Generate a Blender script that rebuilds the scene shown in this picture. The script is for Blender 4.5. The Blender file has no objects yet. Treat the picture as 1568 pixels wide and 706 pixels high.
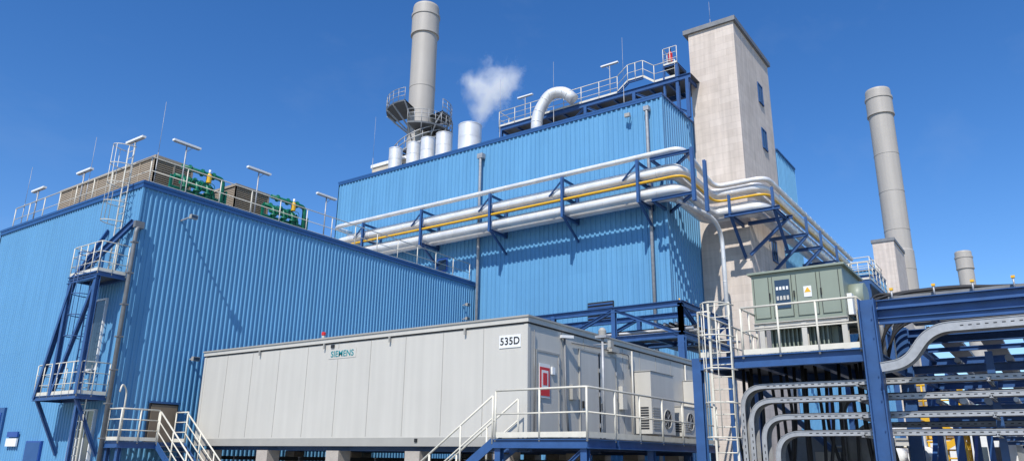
import bpy, math, random, bmesh
from mathutils import Vector, Matrix
random.seed(7)
scene=bpy.context.scene
# ------------------------------------------------------------------ materials
def mat(name,col,rough=.5,metal=0.,var=.08,vs=1.5,streak=0.,bump=0.,bs=30,spec=.5,dirt=None,coat=0):
    m=bpy.data.materials.new(name); m.use_nodes=True
    nt=m.node_tree; N=nt.nodes; Lk=nt.links
    b=N['Principled BSDF']; b.inputs['Roughness'].default_value=rough; b.inputs['Metallic'].default_value=metal
    b.inputs['Specular IOR Level'].default_value=spec
    g=N.new('ShaderNodeNewGeometry')
    mp=N.new('ShaderNodeMapping'); Lk.new(g.outputs['Position'],mp.inputs['Vector'])
    n=N.new('ShaderNodeTexNoise'); n.inputs['Scale'].default_value=vs; n.inputs['Detail'].default_value=6
    n.inputs['Roughness'].default_value=.6
    Lk.new(mp.outputs[0],n.inputs['Vector'])
    fac=n.outputs['Fac']
    if streak>0:
        mp2=N.new('ShaderNodeMapping'); mp2.inputs['Scale'].default_value=(2.5,2.5,.12)
        Lk.new(g.outputs['Position'],mp2.inputs['Vector'])
        n2=N.new('ShaderNodeTexNoise'); n2.inputs['Scale'].default_value=1.6; n2.inputs['Detail'].default_value=5
        Lk.new(mp2.outputs[0],n2.inputs['Vector'])
        mx=N.new('ShaderNodeMix'); mx.data_type='FLOAT'; mx.inputs[0].default_value=streak
        Lk.new(fac,mx.inputs[2]); Lk.new(n2.outputs['Fac'],mx.inputs[3]); fac=mx.outputs[0]
    mr=N.new('ShaderNodeMapRange'); mr.inputs[1].default_value=.3; mr.inputs[2].default_value=.7
    Lk.new(fac,mr.inputs[0])
    mc=N.new('ShaderNodeMix'); mc.data_type='RGBA'
    lo=tuple(c*(1-var) for c in col) if dirt is None else dirt
    mc.inputs[6].default_value=(*lo,1); mc.inputs[7].default_value=(*[min(1,c*(1+var*.6)) for c in col],1)
    Lk.new(mr.outputs[0],mc.inputs[0]); Lk.new(mc.outputs[2],b.inputs['Base Color'])
    rr=N.new('ShaderNodeMapRange'); rr.inputs[3].default_value=min(1,rough+.08); rr.inputs[4].default_value=max(.05,rough-.06)
    Lk.new(n.outputs['Fac'],rr.inputs[0]); Lk.new(rr.outputs[0],b.inputs['Roughness'])
    if bump>0:
        nb=N.new('ShaderNodeTexNoise'); nb.inputs['Scale'].default_value=bs; nb.inputs['Detail'].default_value=4
        Lk.new(g.outputs['Position'],nb.inputs['Vector'])
        bp=N.new('ShaderNodeBump'); bp.inputs['Strength'].default_value=bump; bp.inputs['Distance'].default_value=.02
        Lk.new(nb.outputs['Fac'],bp.inputs['Height']); Lk.new(bp.outputs[0],b.inputs['Normal'])
    return m
def panels(m,w,h,mort,c2,cm):
    nt=m.node_tree;N=nt.nodes;Lk=nt.links;b=N['Principled BSDF']
    src=b.inputs['Base Color'].links[0].from_socket
    g=N.new('ShaderNodeNewGeometry'); s=N.new('ShaderNodeSeparateXYZ'); Lk.new(g.outputs['Position'],s.inputs[0])
    ad=N.new('ShaderNodeMath'); ad.operation='ADD'; Lk.new(s.outputs[0],ad.inputs[0]); Lk.new(s.outputs[1],ad.inputs[1])
    c=N.new('ShaderNodeCombineXYZ'); Lk.new(ad.outputs[0],c.inputs[0]); Lk.new(s.outputs[2],c.inputs[1])
    br=N.new('ShaderNodeTexBrick'); br.offset=.0 if h>2 else .5; br.inputs['Scale'].default_value=1; br.inputs['Brick Width'].default_value=w; br.inputs['Row Height'].default_value=h
    br.inputs['Mortar Size'].default_value=mort; br.inputs['Color1'].default_value=(1,1,1,1); br.inputs['Color2'].default_value=(*c2,1); br.inputs['Mortar'].default_value=(*cm,1)
    Lk.new(c.outputs[0],br.inputs['Vector'])
    mx=N.new('ShaderNodeMix'); mx.data_type='RGBA'; mx.blend_type='MULTIPLY'; mx.inputs[0].default_value=1
    Lk.new(src,mx.inputs[6]); Lk.new(br.outputs['Color'],mx.inputs[7]); Lk.new(mx.outputs[2],b.inputs['Base Color'])
    return m
M={}
M['blue']=panels(mat('blue_cladding',(.125,.325,.535),.45,0,.10,.5,.6,dirt=(.107,.285,.475),spec=.35),1.0,5.6,.006,(.93,.945,.96),(.85,.87,.9))
M['blued']=mat('blue_trim',(.02,.085,.24),.45)
M['steel']=mat('blue_steel',(.030,.090,.24),.42,0,.18,3)
M['steelD']=mat('blue_steel_door',(.015,.07,.30),.4)
M['rail']=mat('rail_cream',(.66,.62,.52),.45,0,.1,4)
M['galv']=mat('galvanised',(.38,.385,.39),.5,.35,.2,6)
M['galvd']=mat('galvanised_dull',(.20,.205,.21),.55,.3,.2,3)
M['alu']=mat('aluminium_jacket',(.76,.75,.73),.38,.3,.16,1.2)
M['yellow']=mat('yellow_pipe',(.75,.42,.02),.4)
M['cream']=mat('container_cream',(.535,.51,.455),.45,0,.09,.6,.6)
M['creamT']=mat('container_trim',(.36,.345,.31),.45)
M['dark']=mat('dark_rubber',(.02,.02,.022),.6)
M['glass']=mat('dark_glass',(.03,.05,.08),.1,0,.05,1,spec=.8)
M['stack']=mat('stack_paint',(.40,.37,.33),.55,0,.10,.5,.6)
M['brown']=mat('louvre_brown',(.19,.145,.10),.6,0,.2,2)
M['tan']=mat('tan_panel',(.36,.29,.21),.6)
M['green']=mat('green_pipe',(.0,.135,.07),.4,0,.2,4)
M['white']=mat('white_paint',(.78,.78,.76),.45)
M['red']=mat('red_paint',(.6,.02,.02),.4)
M['tgrey']=mat('cabinet_greygreen',(.25,.285,.225),.45,0,.08,2,.4)
M['pier']=mat('concrete_pier',(.42,.37,.32),.85,0,.15,4,.3,.3)
M['roofg']=mat('roof_grey',(.3,.3,.3),.8)
M['grate']=mat('grating',(.12,.13,.14),.6,.3)
M['teal']=mat('teal_print',(.0,.22,.25),.4)
M['black']=mat('black_print',(.01,.01,.01),.5)
M['beige']=mat('beige_render',(.55,.48,.38),.8)
M['ground']=mat('ground_gravel',(.25,.235,.21),.9,0,.25,.4,0,.4,20)
M['conc']=panels(mat('tower_concrete',(.64,.555,.48),.85,0,.24,1.2,.6,.35,25),1.3,.42,.012,(.92,.91,.90),(.84,.82,.80))
# ------------------------------------------------------------------ mesh builder
class MB:
    def __init__(s): s.v=[];s.f=[];s.m=[];s.sm=[]
    def add(s,vs,fs,m,smooth=False):
        o=len(s.v); s.v+= [tuple(x) for x in vs]
        for f in fs: s.f.append(tuple(i+o for i in f)); s.m.append(m); s.sm.append(smooth)
    def box(s,x0,x1,y0,y1,z0,z1,m):
        if x0>x1:x0,x1=x1,x0
        if y0>y1:y0,y1=y1,y0
        if z0>z1:z0,z1=z1,z0
        s.add([(x0,y0,z0),(x1,y0,z0),(x1,y1,z0),(x0,y1,z0),(x0,y0,z1),(x1,y0,z1),(x1,y1,z1),(x0,y1,z1)],
          [(0,3,2,1),(4,5,6,7),(0,1,5,4),(1,2,6,5),(2,3,7,6),(3,0,4,7)],m)
    def beam(s,p,q,w,h,m,up=(0,0,1),off=(0,0)):
        p=Vector(p);q=Vector(q);t=(q-p).normalized();u=Vector(up)
        if abs(t.dot(u))>.95:u=Vector((1,0,0))
        a=t.cross(u).normalized();b=a.cross(t).normalized()
        p=p+a*off[0]+b*off[1];q=q+a*off[0]+b*off[1]
        vs=[]
        for c in (p,q):
            for i,j in ((-1,-1),(1,-1),(1,1),(-1,1)): vs.append(c+a*i*w/2+b*j*h/2)
        s.add(vs,[(0,1,2,3),(7,6,5,4),(0,4,5,1),(1,5,6,2),(2,6,7,3),(3,7,4,0)],m)
    def ib(s,p,q,h,w,m,up=(0,0,1)):
        t=.018 if h<.22 else .025
        s.beam(p,q,w,t,m,up,(0,h/2-t/2)); s.beam(p,q,w,t,m,up,(0,-h/2+t/2)); s.beam(p,q,t,h-2*t,m,up)
    def sweep(s,pts,r,m,n=10,caps=True,smooth=True):
        pts=[Vector(p) for p in pts]
        T=[]
        for i in range(len(pts)):
            a=pts[max(0,i-1)];b=pts[min(len(pts)-1,i+1)]
            T.append((b-a).normalized())
        u=Vector((0,0,1)) if abs(T[0].z)<.9 else Vector((1,0,0))
        N=(u-T[0]*u.dot(T[0])).normalized(); vs=[]
        for i,p in enumerate(pts):
            N=(N-T[i]*N.dot(T[i])).normalized(); B=T[i].cross(N)
            for k in range(n):
                a=2*math.pi*k/n; vs.append(p+(N*math.cos(a)+B*math.sin(a))*r)
        fs=[]
        for i in range(len(pts)-1):
            for k in range(n):
                k2=(k+1)%n; fs.append((i*n+k,i*n+k2,(i+1)*n+k2,(i+1)*n+k))
        s.add(vs,fs,m,smooth)
        if caps:
            o=len(s.v)-len(vs)
            s.f.append(tuple(o+k for k in reversed(range(n)))); s.m.append(m); s.sm.append(False)
            o2=o+(len(pts)-1)*n
            s.f.append(tuple(o2+k for k in range(n))); s.m.append(m); s.sm.append(False)
    def tube(s,p,q,r,m,n=8): s.sweep([p,q],r,m,n)
    def lathe(s,cx,cy,prof,m,n=32,smooth=True):
        for i in range(len(prof)-1):
            vs=[]
            for (r,z) in prof[i:i+2]:
                for k in range(n):
                    a=2*math.pi*k/n; vs.append((cx+r*math.cos(a),cy+r*math.sin(a),z))
            s.add(vs,[(k,(k+1)%n,n+(k+1)%n,n+k) for k in range(n)],m,smooth)
    def sec(s,pts,section,B,m):
        pts=[Vector(p) for p in pts];B=Vector(B);n=len(section);vs=[]
        for i in range(len(pts)):
            a=pts[max(0,i-1)];b=pts[min(len(pts)-1,i+1)];T=(b-a).normalized();Nn=T.cross(B).normalized()
            for (x,y) in section: vs.append(pts[i]+B*x+Nn*y)
        fs=[]
        for i in range(len(pts)-1):
            for k in range(n):
                k2=(k+1)%n; fs.append((i*n+k,i*n+k2,(i+1)*n+k2,(i+1)*n+k))
        s.add(vs,fs,m)
    def build(s,name,parent=None,bevel=0):
        me=bpy.data.meshes.new(name); me.from_pydata(s.v,[],s.f)
        used=[]
        for k in s.m:
            if k not in used: used.append(k)
        for k in used: me.materials.append(M[k])
        idx={k:i for i,k in enumerate(used)}
        me.polygons.foreach_set('material_index',[idx[k] for k in s.m])
        me.polygons.foreach_set('use_smooth',s.sm)
        me.update()
        o=bpy.data.objects.new(name,me); scene.collection.objects.link(o)
        if parent: o.parent=parent
        if bevel:
            bv=o.modifiers.new('bevel','BEVEL'); bv.width=bevel; bv.segments=2; bv.limit_method='ANGLE'
        return o
def empty(name):
    e=bpy.data.objects.new(name,None); scene.collection.objects.link(e); return e
def fil(pts,R,seg=6):
    pts=[Vector(p) for p in pts]; out=[pts[0]]
    for i in range(1,len(pts)-1):
        p=pts[i];a=(pts[i-1]-p);b=(pts[i+1]-p);r=min(R,a.length*.49,b.length*.49)
        A=p+a.normalized()*r;B=p+b.normalized()*r
        for k in range(seg+1):
            t=k/seg; out.append(A*(1-t)**2+p*2*t*(1-t)+B*t*t)
    out.append(pts[-1]); return out
def rail(mb,pts,h=1.1,m='rail',r=.025,sp=1.4,toe=True,mids=1,ends=True):
    pts=[Vector(p) for p in pts]
    up=Vector((0,0,1))
    mb.sweep([p+up*h for p in pts] if len(pts)==2 else fil([p+up*h for p in pts],.1,3),r,m,8)
    for k in range(mids):
        hh=h*(k+1)/(mids+1); mb.sweep([p+up*hh for p in pts],r*.75,m,6)
    for i in range(len(pts)-1):
        a,b=pts[i],pts[i+1];L=(b-a).length;n=max(1,round(L/sp))
        for j in range(n+1):
            if j==0 and i>0: continue
            c=a.lerp(b,j/n); mb.tube(c-up*.08,c+up*(h-.01),r*.95,m,8)
        if toe: mb.beam(a+up*.07,b+up*.07,.012,.12,m)
def corr_x(mb,x,y0,y1,z0,z1,m,pitch=.25,d=.04):   # faces -X
    prof=[];y=y0
    while y<y1-1e-3:
        prof+=[(0,y),(0,min(y+pitch*.5,y1)),(-d,min(y+pitch*.62,y1)),(-d,min(y+pitch*.88,y1))]; y+=pitch
    prof.append((0,y1))
    vs=[];fs=[]
    for (dx,yy) in prof: vs+=[(x+dx,yy,z0),(x+dx,yy,z1)]
    for i in range(len(prof)-1): fs.append((2*i,2*i+1,2*i+3,2*i+2))
    mb.add(vs,fs,m)
def corr_y(mb,y,x0,x1,z0,z1,m,pitch=.25,d=.04):   # faces -Y
    prof=[];x=x0
    while x<x1-1e-3:
        prof+=[(x,0),(min(x+pitch*.5,x1),0),(min(x+pitch*.62,x1),-d),(min(x+pitch*.88,x1),-d)]; x+=pitch
    prof.append((x1,0))
    vs=[];fs=[]
    for (xx,dy) in prof: vs+=[(xx,y+dy,z0),(xx,y+dy,z1)]
    for i in range(len(prof)-1): fs.append((2*i,2*i+2,2*i+3,2*i+1))
    mb.add(vs,fs,m)
def bands(mb,pts,r,m,sp=1.0):
    pts=[Vector(p) for p in pts]
    for i in range(len(pts)-1):
        a,b=pts[i],pts[i+1];L=(b-a).length
        if L<.6: continue
        t=(b-a).normalized(); k=sp*.5
        while k<L: mb.sweep([a+t*(k-.02),a+t*(k+.02)],r+.009,m,14,caps=True); k+=sp
# ------------------------------------------------------------------ ground
g=MB(); g.add([(-600,-600,0),(900,-600,0),(900,900,0),(-600,900,0)],[(0,1,2,3)],'ground'); g.build('ground')
# ------------------------------------------------------------------ building A (low hall)
def window(mb,x,y0,y1,z0,z1,fr='white',gl='glass',nx=1):
    mb.box(x-.09,x-.02,y0,y1,z0,z1,gl)
    w=.06
    mb.box(x-.12,x-.01,y0-w,y0,z0-w,z1+w,fr); mb.box(x-.12,x-.01,y1,y1+w,z0-w,z1+w,fr)
    mb.box(x-.12,x-.01,y0,y1,z1,z1+w,fr); mb.box(x-.12,x-.01,y0,y1,z0-w,z0,fr)
    for k in range(1,nx):
        yy=y0+(y1-y0)*k/nx; mb.box(x-.115,x-.02,yy-.02,yy+.02,z0,z1,fr)
A=empty('blue_turbine_hall')
a=MB(); XA,YA,XB,YA2,ZA=13.8,26.8,34.1,38.9,11.5
a.box(XA+.02,XB-.06,YA+.02,YA2,0,ZA-.3,'blued')
corr_x(a,XA,YA,YA2,0,ZA-.02,'blue',.2,.035); corr_y(a,YA,XA,XB-.06,0,ZA-.02,'blue',.2,.035)
a.box(XA-.05,XA+.02,YA-.06,YA+.03,0,ZA,'blue')
a.box(XA-.09,XA+.3,YA-.09,YA2+.05,ZA-.06,ZA+.04,'blued'); a.box(XA+.31,XB-.06,YA-.09,YA+.3,ZA-.06,ZA+.04,'blued')
a.box(XA-.07,XA-.045,YA-.07,YA2,ZA-.22,ZA-.06,'blued')
a.box(XA-.045,XB-.06,YA-.075,YA-.045,ZA-.22,ZA-.06,'blued')
a.build('walls',A)
a=MB(); a.box(XA+.3,XB-.06,YA+.3,YA2,ZA-.29,ZA-.1,'roofg'); a.build('roof',A)
a=MB(); window(a,XA,27.5,28.9,1.3,3.1,nx=3); window(a,XA,28.0,28.7,4.6,7.1,nx=1)
window(a,XA,27.5,28.9,.2,1.0,nx=3)
a.box(XA-.12,XA-.01,34.6,37.8,0,3.4,'blued'); a.box(XA-.15,XA-.12,34.8,37.6,0,3.2,'steelD')
a.box(XA-.12,XA-.01,31.0,32.2,0,2.1,'steelD'); a.box(XA-.13,XA-.12,31.05,32.15,0,2.05,'blued')
a.build('windows',A)
a=MB(); a.box(XA-.14,XA-.08,33.0,33.9,1.9,2.2,'white'); a.box(XA-.14,XA-.08,33.0,33.9,2.25,2.45,'steelD'); a.build('wall_notice_sign')
a=MB(); a.box(15.25,16.35,YA-.1,YA-.02,2.05,3.45,'dark'); a.box(15.3,16.3,YA-.13,YA-.1,2.05,3.4,'brown'); a.box(15.2,16.4,YA-.16,YA-.1,3.45,3.52,'blued'); a.build('door',A)
a=MB()
a.sweep(fil([(13.9,26.75,9.75),(13.68,26.6,9.6),(13.66,26.58,9.2),(13.66,26.58,0)],.2,4),.075,'galvd',12)
for k in range(8): a.box(13.57,13.78,26.5,26.72,1+k*1.15,1.05+k*1.15,'galvd')
a.box(13.6,13.95,26.6,26.75,9.65,9.9,'galvd')
a.sweep(fil([(33.7,26.7,8.6),(33.3,26.35,8.2),(33.3,26.35,0)],.3,4),.09,'galv',10)
a.build('downpipe',A)
for (x,z) in [(15.45,10.4),(16.6,5.15),(33.0,10.0),(33.0,9.2)]:
    f=MB(); L=.8 if z>10.2 else .35
    f.beam((x,YA,z),(x,YA-L,z+.05),.05,.05,'galv'); f.beam((x-.14,YA-L-.05,z),(x+.14,YA-L-.05,z),.14,.16,'creamT'); f.box(x-.12,x+.12,YA-L-.125,YA-L-.12,z-.06,z+.06,'glass')
    f.build('wall_floodlight')
r=MB(); rail(r,[(14.05,38.6,ZA+.04),(14.05,27.0,ZA+.04),(33.8,27.0,ZA+.04)],1.1,'rail',.024,1.5); r.build('roof_railing')
def louvre(x0,x1,y0,y1,z0,z1):
    l=MB(); l.box(x0+.06,x1,y0+.06,y1,z0+.35,z1-.12,'brown')
    for k in range(4):
        for X in (x0+.1,x1-.1):
            yy=y0+.1+(y1-y0-.2)*k/3; l.box(X-.06,X+.06,yy-.06,yy+.06,z0,z0+.35,'galv')
    n=max(2,int((y1-y0)/1.2))
    for k in range(n+1):
        yy=y0+(y1-y0-.08)*k/n; l.box(x0,x0+.06,yy,yy+.08,z0+.35,z1,'tan')
    l.box(x0-.03,x1,y0-.03,y1,z1-.12,z1,'tan'); l.box(x0-.02,x1,y0-.02,y1,z0+.3,z0+.42,'tan')
    z=z0+.5
    while z<z1-.15:
        l.beam((x0+.04,y0,z),(x0+.04,y1,z),.03,.06,'tan'); l.beam((x0,y0+.04,z),(x1,y0+.04,z),.06,.03,'tan'); z+=.09
    n=max(2,int((x1-x0)/1.2))
    for k in range(n+1):
        xx=x0+(x1-x0-.08)*k/n; l.box(xx,xx+.08,y0,y0+.06,z0+.35,z1,'tan')
    for k in range(3):
        cy=y0+(y1-y0)*(k+.5)/3; l.lathe((x0+x1)/2,cy,[(.0,z1),(.7,z1),(.7,z1+.12),(.62,z1+.12),(.62,z1+.02)],'galv',20)
    l.build('louvred_air_cooler')
louvre(15.8,17.6,30.1,38.6,11.4,14.05); louvre(19.7,21.6,29.9,36.5,11.4,13.9)
def greens(x0,y0):
    p=MB()
    for k,(dy,z) in enumerate([(0,13.4),(.5,13.1),(0,12.7)]):
        p.sweep(fil([(x0,y0+dy,z),(x0+2.0-.2*k,y0+dy,z),(x0+2.0-.2*k,y0+dy,11.4)],.25,4),.10,'green',12)
        for xx in (x0+.35,x0+.95,x0+1.5): p.sweep([(xx-.03,y0+dy,z),(xx+.03,y0+dy,z)],.17,'green',14)
    for xx in (x0+.15,x0+.75,x0+1.25):
        p.sweep(fil([(xx,y0-.1,12.0),(xx,y0-.1,12.9),(xx+.1,y0+.8,13.2)],.3,4),.075,'green',10)
        p.sweep([(xx,y0-.1,12.45),(xx,y0-.1,12.52)],.15,'green',12)
        p.tube((xx,y0-.4,12.75),(xx,y0-.1,12.75),.025,'green'); 
        ring=[(xx+.14*math.cos(t*math.pi/6),y0-.4,12.75+.14*math.sin(t*math.pi/6)) for t in range(13)]
        p.sweep(ring,.015,'green',5)
    for xx in (x0-.4,x0+2.2): p.beam((xx,y0,11.4),(xx,y0,12.9),.1,.1,'green')
    p.beam((x0-.4,y0,12.4),(x0+2.2,y0,12.4),.08,.1,'green')
    p.lathe(x0+1.25,y0-.1,[(.0,13.0),(.11,13.0),(.12,13.3),(.07,13.42),(0,13.42)],'yellow',12)
    p.sweep([(x0+1.25,y0-.1,13.4),(x0+1.25,y0-.1,13.6)],.05,'white',8)
    p.build('green_cooling_pipework')
greens(16.3,28.8); greens(20.9,28.8)
def lamp(x,y,z0,z1,along):
    l=MB(); l.tube((x,y,z0),(x,y,z1),.03,'galv')
    dx,dy=(.6,0) if along=='x' else (0,.6)
    l.beam((x-dx,y-dy,z1+.04),(x+dx,y+dy,z1+.04),.15,.08,'white'); l.beam((x-dx*.92,y-dy*.92,z1-.015),(x+dx*.92,y+dy*.92,z1-.015),.11,.03,'galv')
    l.beam((x,y,z1-.3),(x+dx*.5,y+dy*.5,z1),.02,.02,'galv')
    l.build('roof_light')
lamp(13.5,27.4,11.5,13.2,'y'); lamp(15.5,27.25,11.5,13.7,'x'); lamp(19.,27.25,11.5,13.7,'x'); lamp(22.9,27.25,11.5,13.65,'x')
lamp(14.1,32.5,11.5,13.2,'y'); lamp(14.1,36.7,11.5,13.2,'y')
def rod(x,y,z0,z1):
    l=MB(); zm=z0+(z1-z0)*.4; l.tube((x,y,z0),(x,y,zm),.02,'galv',6); l.tube((x,y,zm-.05),(x,y,z1),.009,'galv',6); l.box(x-.12,x+.12,y-.12,y+.12,z0,z0+.12,'pier'); l.build('lightning_rod')
rod(14.4,27.3,11.55,15.2); rod(14.1,32,11.55,14.7); rod(14.1,37.9,11.55,14.6)
# ------------------------------------------------------------------ access tower on A
t=MB()
def deck(mb,x0,x1,y0,y1,z,m='steel',h=.16):
    mb.box(x0+.02,x1-.02,y0+.02,y1-.02,z-.04,z,'grate')
    for (p,q) in (((x0,y0,z-h/2),(x1,y0,z-h/2)),((x0,y1,z-h/2),(x1,y1,z-h/2)),((x0,y0,z-h/2),(x0,y1,z-h/2)),((x1,y0,z-h/2),(x1,y1,z-h/2))):
        mb.ib(p,q,h,.09,m)
deck(t,12.7,13.7,26.9,30.0,3.6); deck(t,12.7,13.7,26.9,28.9,7.85)
rail(t,[(13.7,30.0,3.6),(12.7,30.0,3.6),(12.7,26.9,3.6),(13.7,26.9,3.6)],1.1,'rail',.02,.55,True,2)
rail(t,[(13.7,28.9,7.85),(12.7,28.9,7.85),(12.7,26.9,7.85),(13.7,26.9,7.85)],1.1,'rail',.02,.5,True,2)
V=(1,0,0)
t.ib((12.72,28.6,7.75),(13.72,26.95,9.95),.2,.16,'steel'); t.ib((12.75,28.8,7.7),(13.75,28.8,9.9),.14,.1,'steel')
t.ib((12.75,26.95,3.6),(12.75,26.95,7.7),.16,.16,'steel',V); t.ib((12.75,28.8,3.6),(12.75,28.8,7.7),.16,.16,'steel',V)
t.ib((12.75,28.8,3.55),(12.75,26.95,7.6),.13,.12,'steel',V); t.ib((12.72,29.9,3.5),(12.72,28.6,7.6),.16,.14,'steel',V)
t.ib((12.9,27.1,0),(12.9,27.1,3.5),.13,.13,'steel',V)
t.ib((12.75,27.0,3.5),(13.75,27.0,1.6),.12,.1,'steel'); t.ib((12.75,29.8,3.5),(13.75,29.8,1.6),.12,.1,'steel')
t.ib((12.7,26.9,7.7),(12.7,28.9,7.7),.24,.14,'steel')
t.build('access_tower')
def ladder(x,y,z0,z1,name,cage=True,cz=None,m='rail',w=.45):
    l=MB(); h=w/2
    P=lambda d,z,o=0:(x-o,y+d,z)
    l.beam(P(-h,z0),P(-h,z1),.05,.03,m); l.beam(P(h,z0),P(h,z1),.05,.03,m)
    z=z0+.2
    while z<z1: l.tube(P(-h,z),P(h,z),.014,m,6); z+=.28
    if cage:
        cz=cz or z0+2.2; z=cz
        ang=[math.pi*k/8 for k in range(9)]
        while z<=z1+.01:
            l.sweep([P(-.36*math.cos(a),z,.68*math.sin(a)) for a in ang],.018,m,5); z+=.75
        for a in ang[1:-1:2]:
            l.tube(P(-.36*math.cos(a),cz,.68*math.sin(a)),P(-.36*math.cos(a),z-.75,.68*math.sin(a)),.012,m,5)
    l.build(name)
ladder(13.5,27.6,7.85,13.0,'caged_ladder',True,9.9)
ladder(13.1,27.9,3.6,8.9,'caged_ladder',True,5.6,'steel'); ladder(13.1,27.2,0,4.6,'ladder',False,None,'rail')
# ------------------------------------------------------------------ building B (boiler house)
B=empty('blue_boiler_house')
YB,YB2,XB2,ZB=14.6,39.3,48.9,20.3
b=MB(); b.box(XB+.02,XB2,YB+.02,YB2,0,ZB-.3,'blued'); b.box(44.9,XB2,11.82,YB,0,ZB-.3,'blued')
corr_x(b,XB,YB,YB2,0,ZB-.02,'blue',.3,.06); corr_y(b,YB,XB,44.8,0,ZB-.02,'blue',.3,.06)
corr_y(b,11.8,44.82,XB2,0,ZB-.02,'blue',.3,.06)
b.box(XB-.075,XB+.05,YB-.075,YB+.05,0,ZB,'blue')
b.box(XB-.1,XB+.35,YB-.1,YB2+.05,ZB-.06,ZB+.05,'blued'); b.box(XB+.36,44.7,YB-.1,YB+.3,ZB-.06,ZB+.05,'blued')
b.box(44.85,XB2+.05,11.7,12.1,ZB-.06,ZB+.05,'blued'); b.box(XB-.09,XB-.062,YB-.07,YB2,ZB-.2,ZB-.06,'blued')
b.build('walls',B)
b=MB(); b.box(XB+.35,XB2,YB+.3,YB2,ZB-.29,ZB-.1,'roofg'); b.build('roof',B)
b=MB()
b.box(XB-.1,XB-.02,28.9,29.7,12.5,13.35,'steelD'); b.box(XB-.12,XB-.1,29.0,29.6,12.6,13.25,'glass')
b.box(XB-.1,XB-.02,17.7,19.2,8.4,9.5,'dark')
for k in range(6): b.box(XB-.14,XB-.1,17.72,19.18,8.48+k*.17,8.56+k*.17,'steel')
b.build('windows',B)
b=MB()
b.sweep(fil([(XB,26.4,19.35),(XB-.3,26.4,19.3),(XB-.3,26.4,18.9),(XB-.3,26.4,0)],.2,3),.09,'galv',10); b.box(XB-.4,XB-.08,26.2,26.6,19.2,19.5,'galv')
b.sweep(fil([(XB,15.35,19.6),(XB-.25,15.35,19.5),(XB-.25,15.35,19.2),(XB-.25,15.35,0)],.2,3),.09,'galv',10); b.box(XB-.35,XB-.08,15.2,15.5,19.45,19.7,'galv')
b.build('downpipes',B)
f=MB(); f.beam((XB,16.4,19.5),(XB-.4,16.4,19.5),.05,.05,'galv'); f.beam((XB-.4,16.25,19.4),(XB-.4,16.55,19.4),.15,.2,'creamT'); f.build('wall_floodlight')
p=MB(); p.box(38,45,36.2,40.2,19.9,22.9,'beige'); p.box(37.9,45.1,36.1,40.3,22.9,23.15,'white'); p.box(37.96,38,37.0,37.8,21.3,22.6,'glass'); p.build('rooftop_penthouse')
for (y,rr,zt) in [(36.9,.5,23.4),(35.1,.52,23.4),(33.75,.52,23.45),(32.25,.58,23.45),(29.95,.8,23.5)]:
    s=MB(); s.lathe(37.1,y,[(rr*.5,20.1),(rr*.5,20.7),(rr,20.9),(rr,zt-.06),(rr+.02,zt-.06),(rr+.02,zt),(rr-.05,zt),(rr-.05,zt-.5)],'alu',32)
    for z in (21.6,22.5): s.lathe(37.1,y,[(rr+.012,z),(rr+.012,z+.04)],'alu',32)
    for k in range(3):
        an=k*2.09; s.tube((37.1+rr*.8*math.cos(an),y+rr*.8*math.sin(an),20),(37.1+rr*.8*math.cos(an),y+rr*.8*math.sin(an),21),.05,'galv')
    s.lathe(37.1,y,[(0,zt-.3),(rr-.05,zt-.3)],'dark',28)
    s.build('vent_silencer')
# roof gantry
r=MB()
for x in (37,39.2):
    r.ib((x,14.0,22.55),(x,27.4,22.55),.3,.18,'steel')
for k in range(12):
    yy=14.2+k*1.19; r.ib((37,yy,22.5),(39.2,yy,22.5),.16,.1,'steel')
r.box(37.1,39.1,14.0,27.4,22.7,22.74,'grate')
for yy in (14.2,17.5,20.8,24.1,27.2):
    for x in (37,39.2): r.ib((x,yy,20),(x,yy,22.4),.2,.2,'steel',V)
for yy in (14.2,17.5): r.ib((37,yy,20.3),(37,yy+3.3,22.4),.13,.1,'steel')
for yy in (20.8,24.1): r.ib((37,yy+3.2,20.3),(37,yy,22.4),.1,.1,'steel')
rail(r,[(37,27.4,22.74),(37,18.6,22.74)],1.1,'rail',.026,1.2,True,2); rail(r,[(37,16.2,22.74),(37,14.9,22.74)],1.1,'rail',.026,1.2)
rail(r,[(39.2,27.4,22.74),(39.2,14.0,22.74)],1.1,'rail',.024,1.2); rail(r,[(37,27.4,22.74),(39.2,27.4,22.74)],1.1,'rail',.024,1.1)
rail(r,[(37,18.6,22.74),(37,17.9,23.3),(37,16.9,23.3),(37,16.2,22.74)],1.1,'rail',.024,.6)
r.ib((37,18.6,22.7),(37,17.9,23.2),.14,.1,'steel'); r.ib((37,17.9,23.25),(37,16.9,23.25),.14,.1,'steel')
deck(r,37,38.3,14.75,15.6,23.6,'steel',.12); rail(r,[(38.2,15.6,23.6),(37,15.6,23.6),(37,14.75,23.6)],1.1,'rail',.022,.5,True,2)
r.ib((37.05,14.8,20),(37.05,14.8,23.5),.18,.18,'steel',V); r.ib((37.05,15.6,21),(37.05,15.6,23.5),.12,.12,'steel',V)
r.build('roof_gantry')
e=MB(); e.lathe(37.15,15.2,[(0,23.8),(.13,23.8),(.13,24.4),(.05,24.5),(0,24.55)],'red',14); e.sweep([(37.15,15.2,24.5),(37.0,15.1,24.6)],.03,'black',6); e.build('fire_extinguisher')
d=MB(); P=fil([(36,23.75,20.2),(36,23.75,22.3),(36.2,22.9,23.6),(36.4,21.9,23.5),(36.6,21.4,22.9)],.75,8)
d.sweep(P,.36,'alu',20); 
for i in range(2,len(P)-1,4):
    tt=(P[i+1]-P[i]).normalized(); d.sweep([P[i]-tt*.02,P[i]+tt*.02],.375,'alu',20)
d.sweep([(36,23.75,20.3),(36,23.75,20.5)],.45,'galv',20); d.build('vent_duct')
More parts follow.
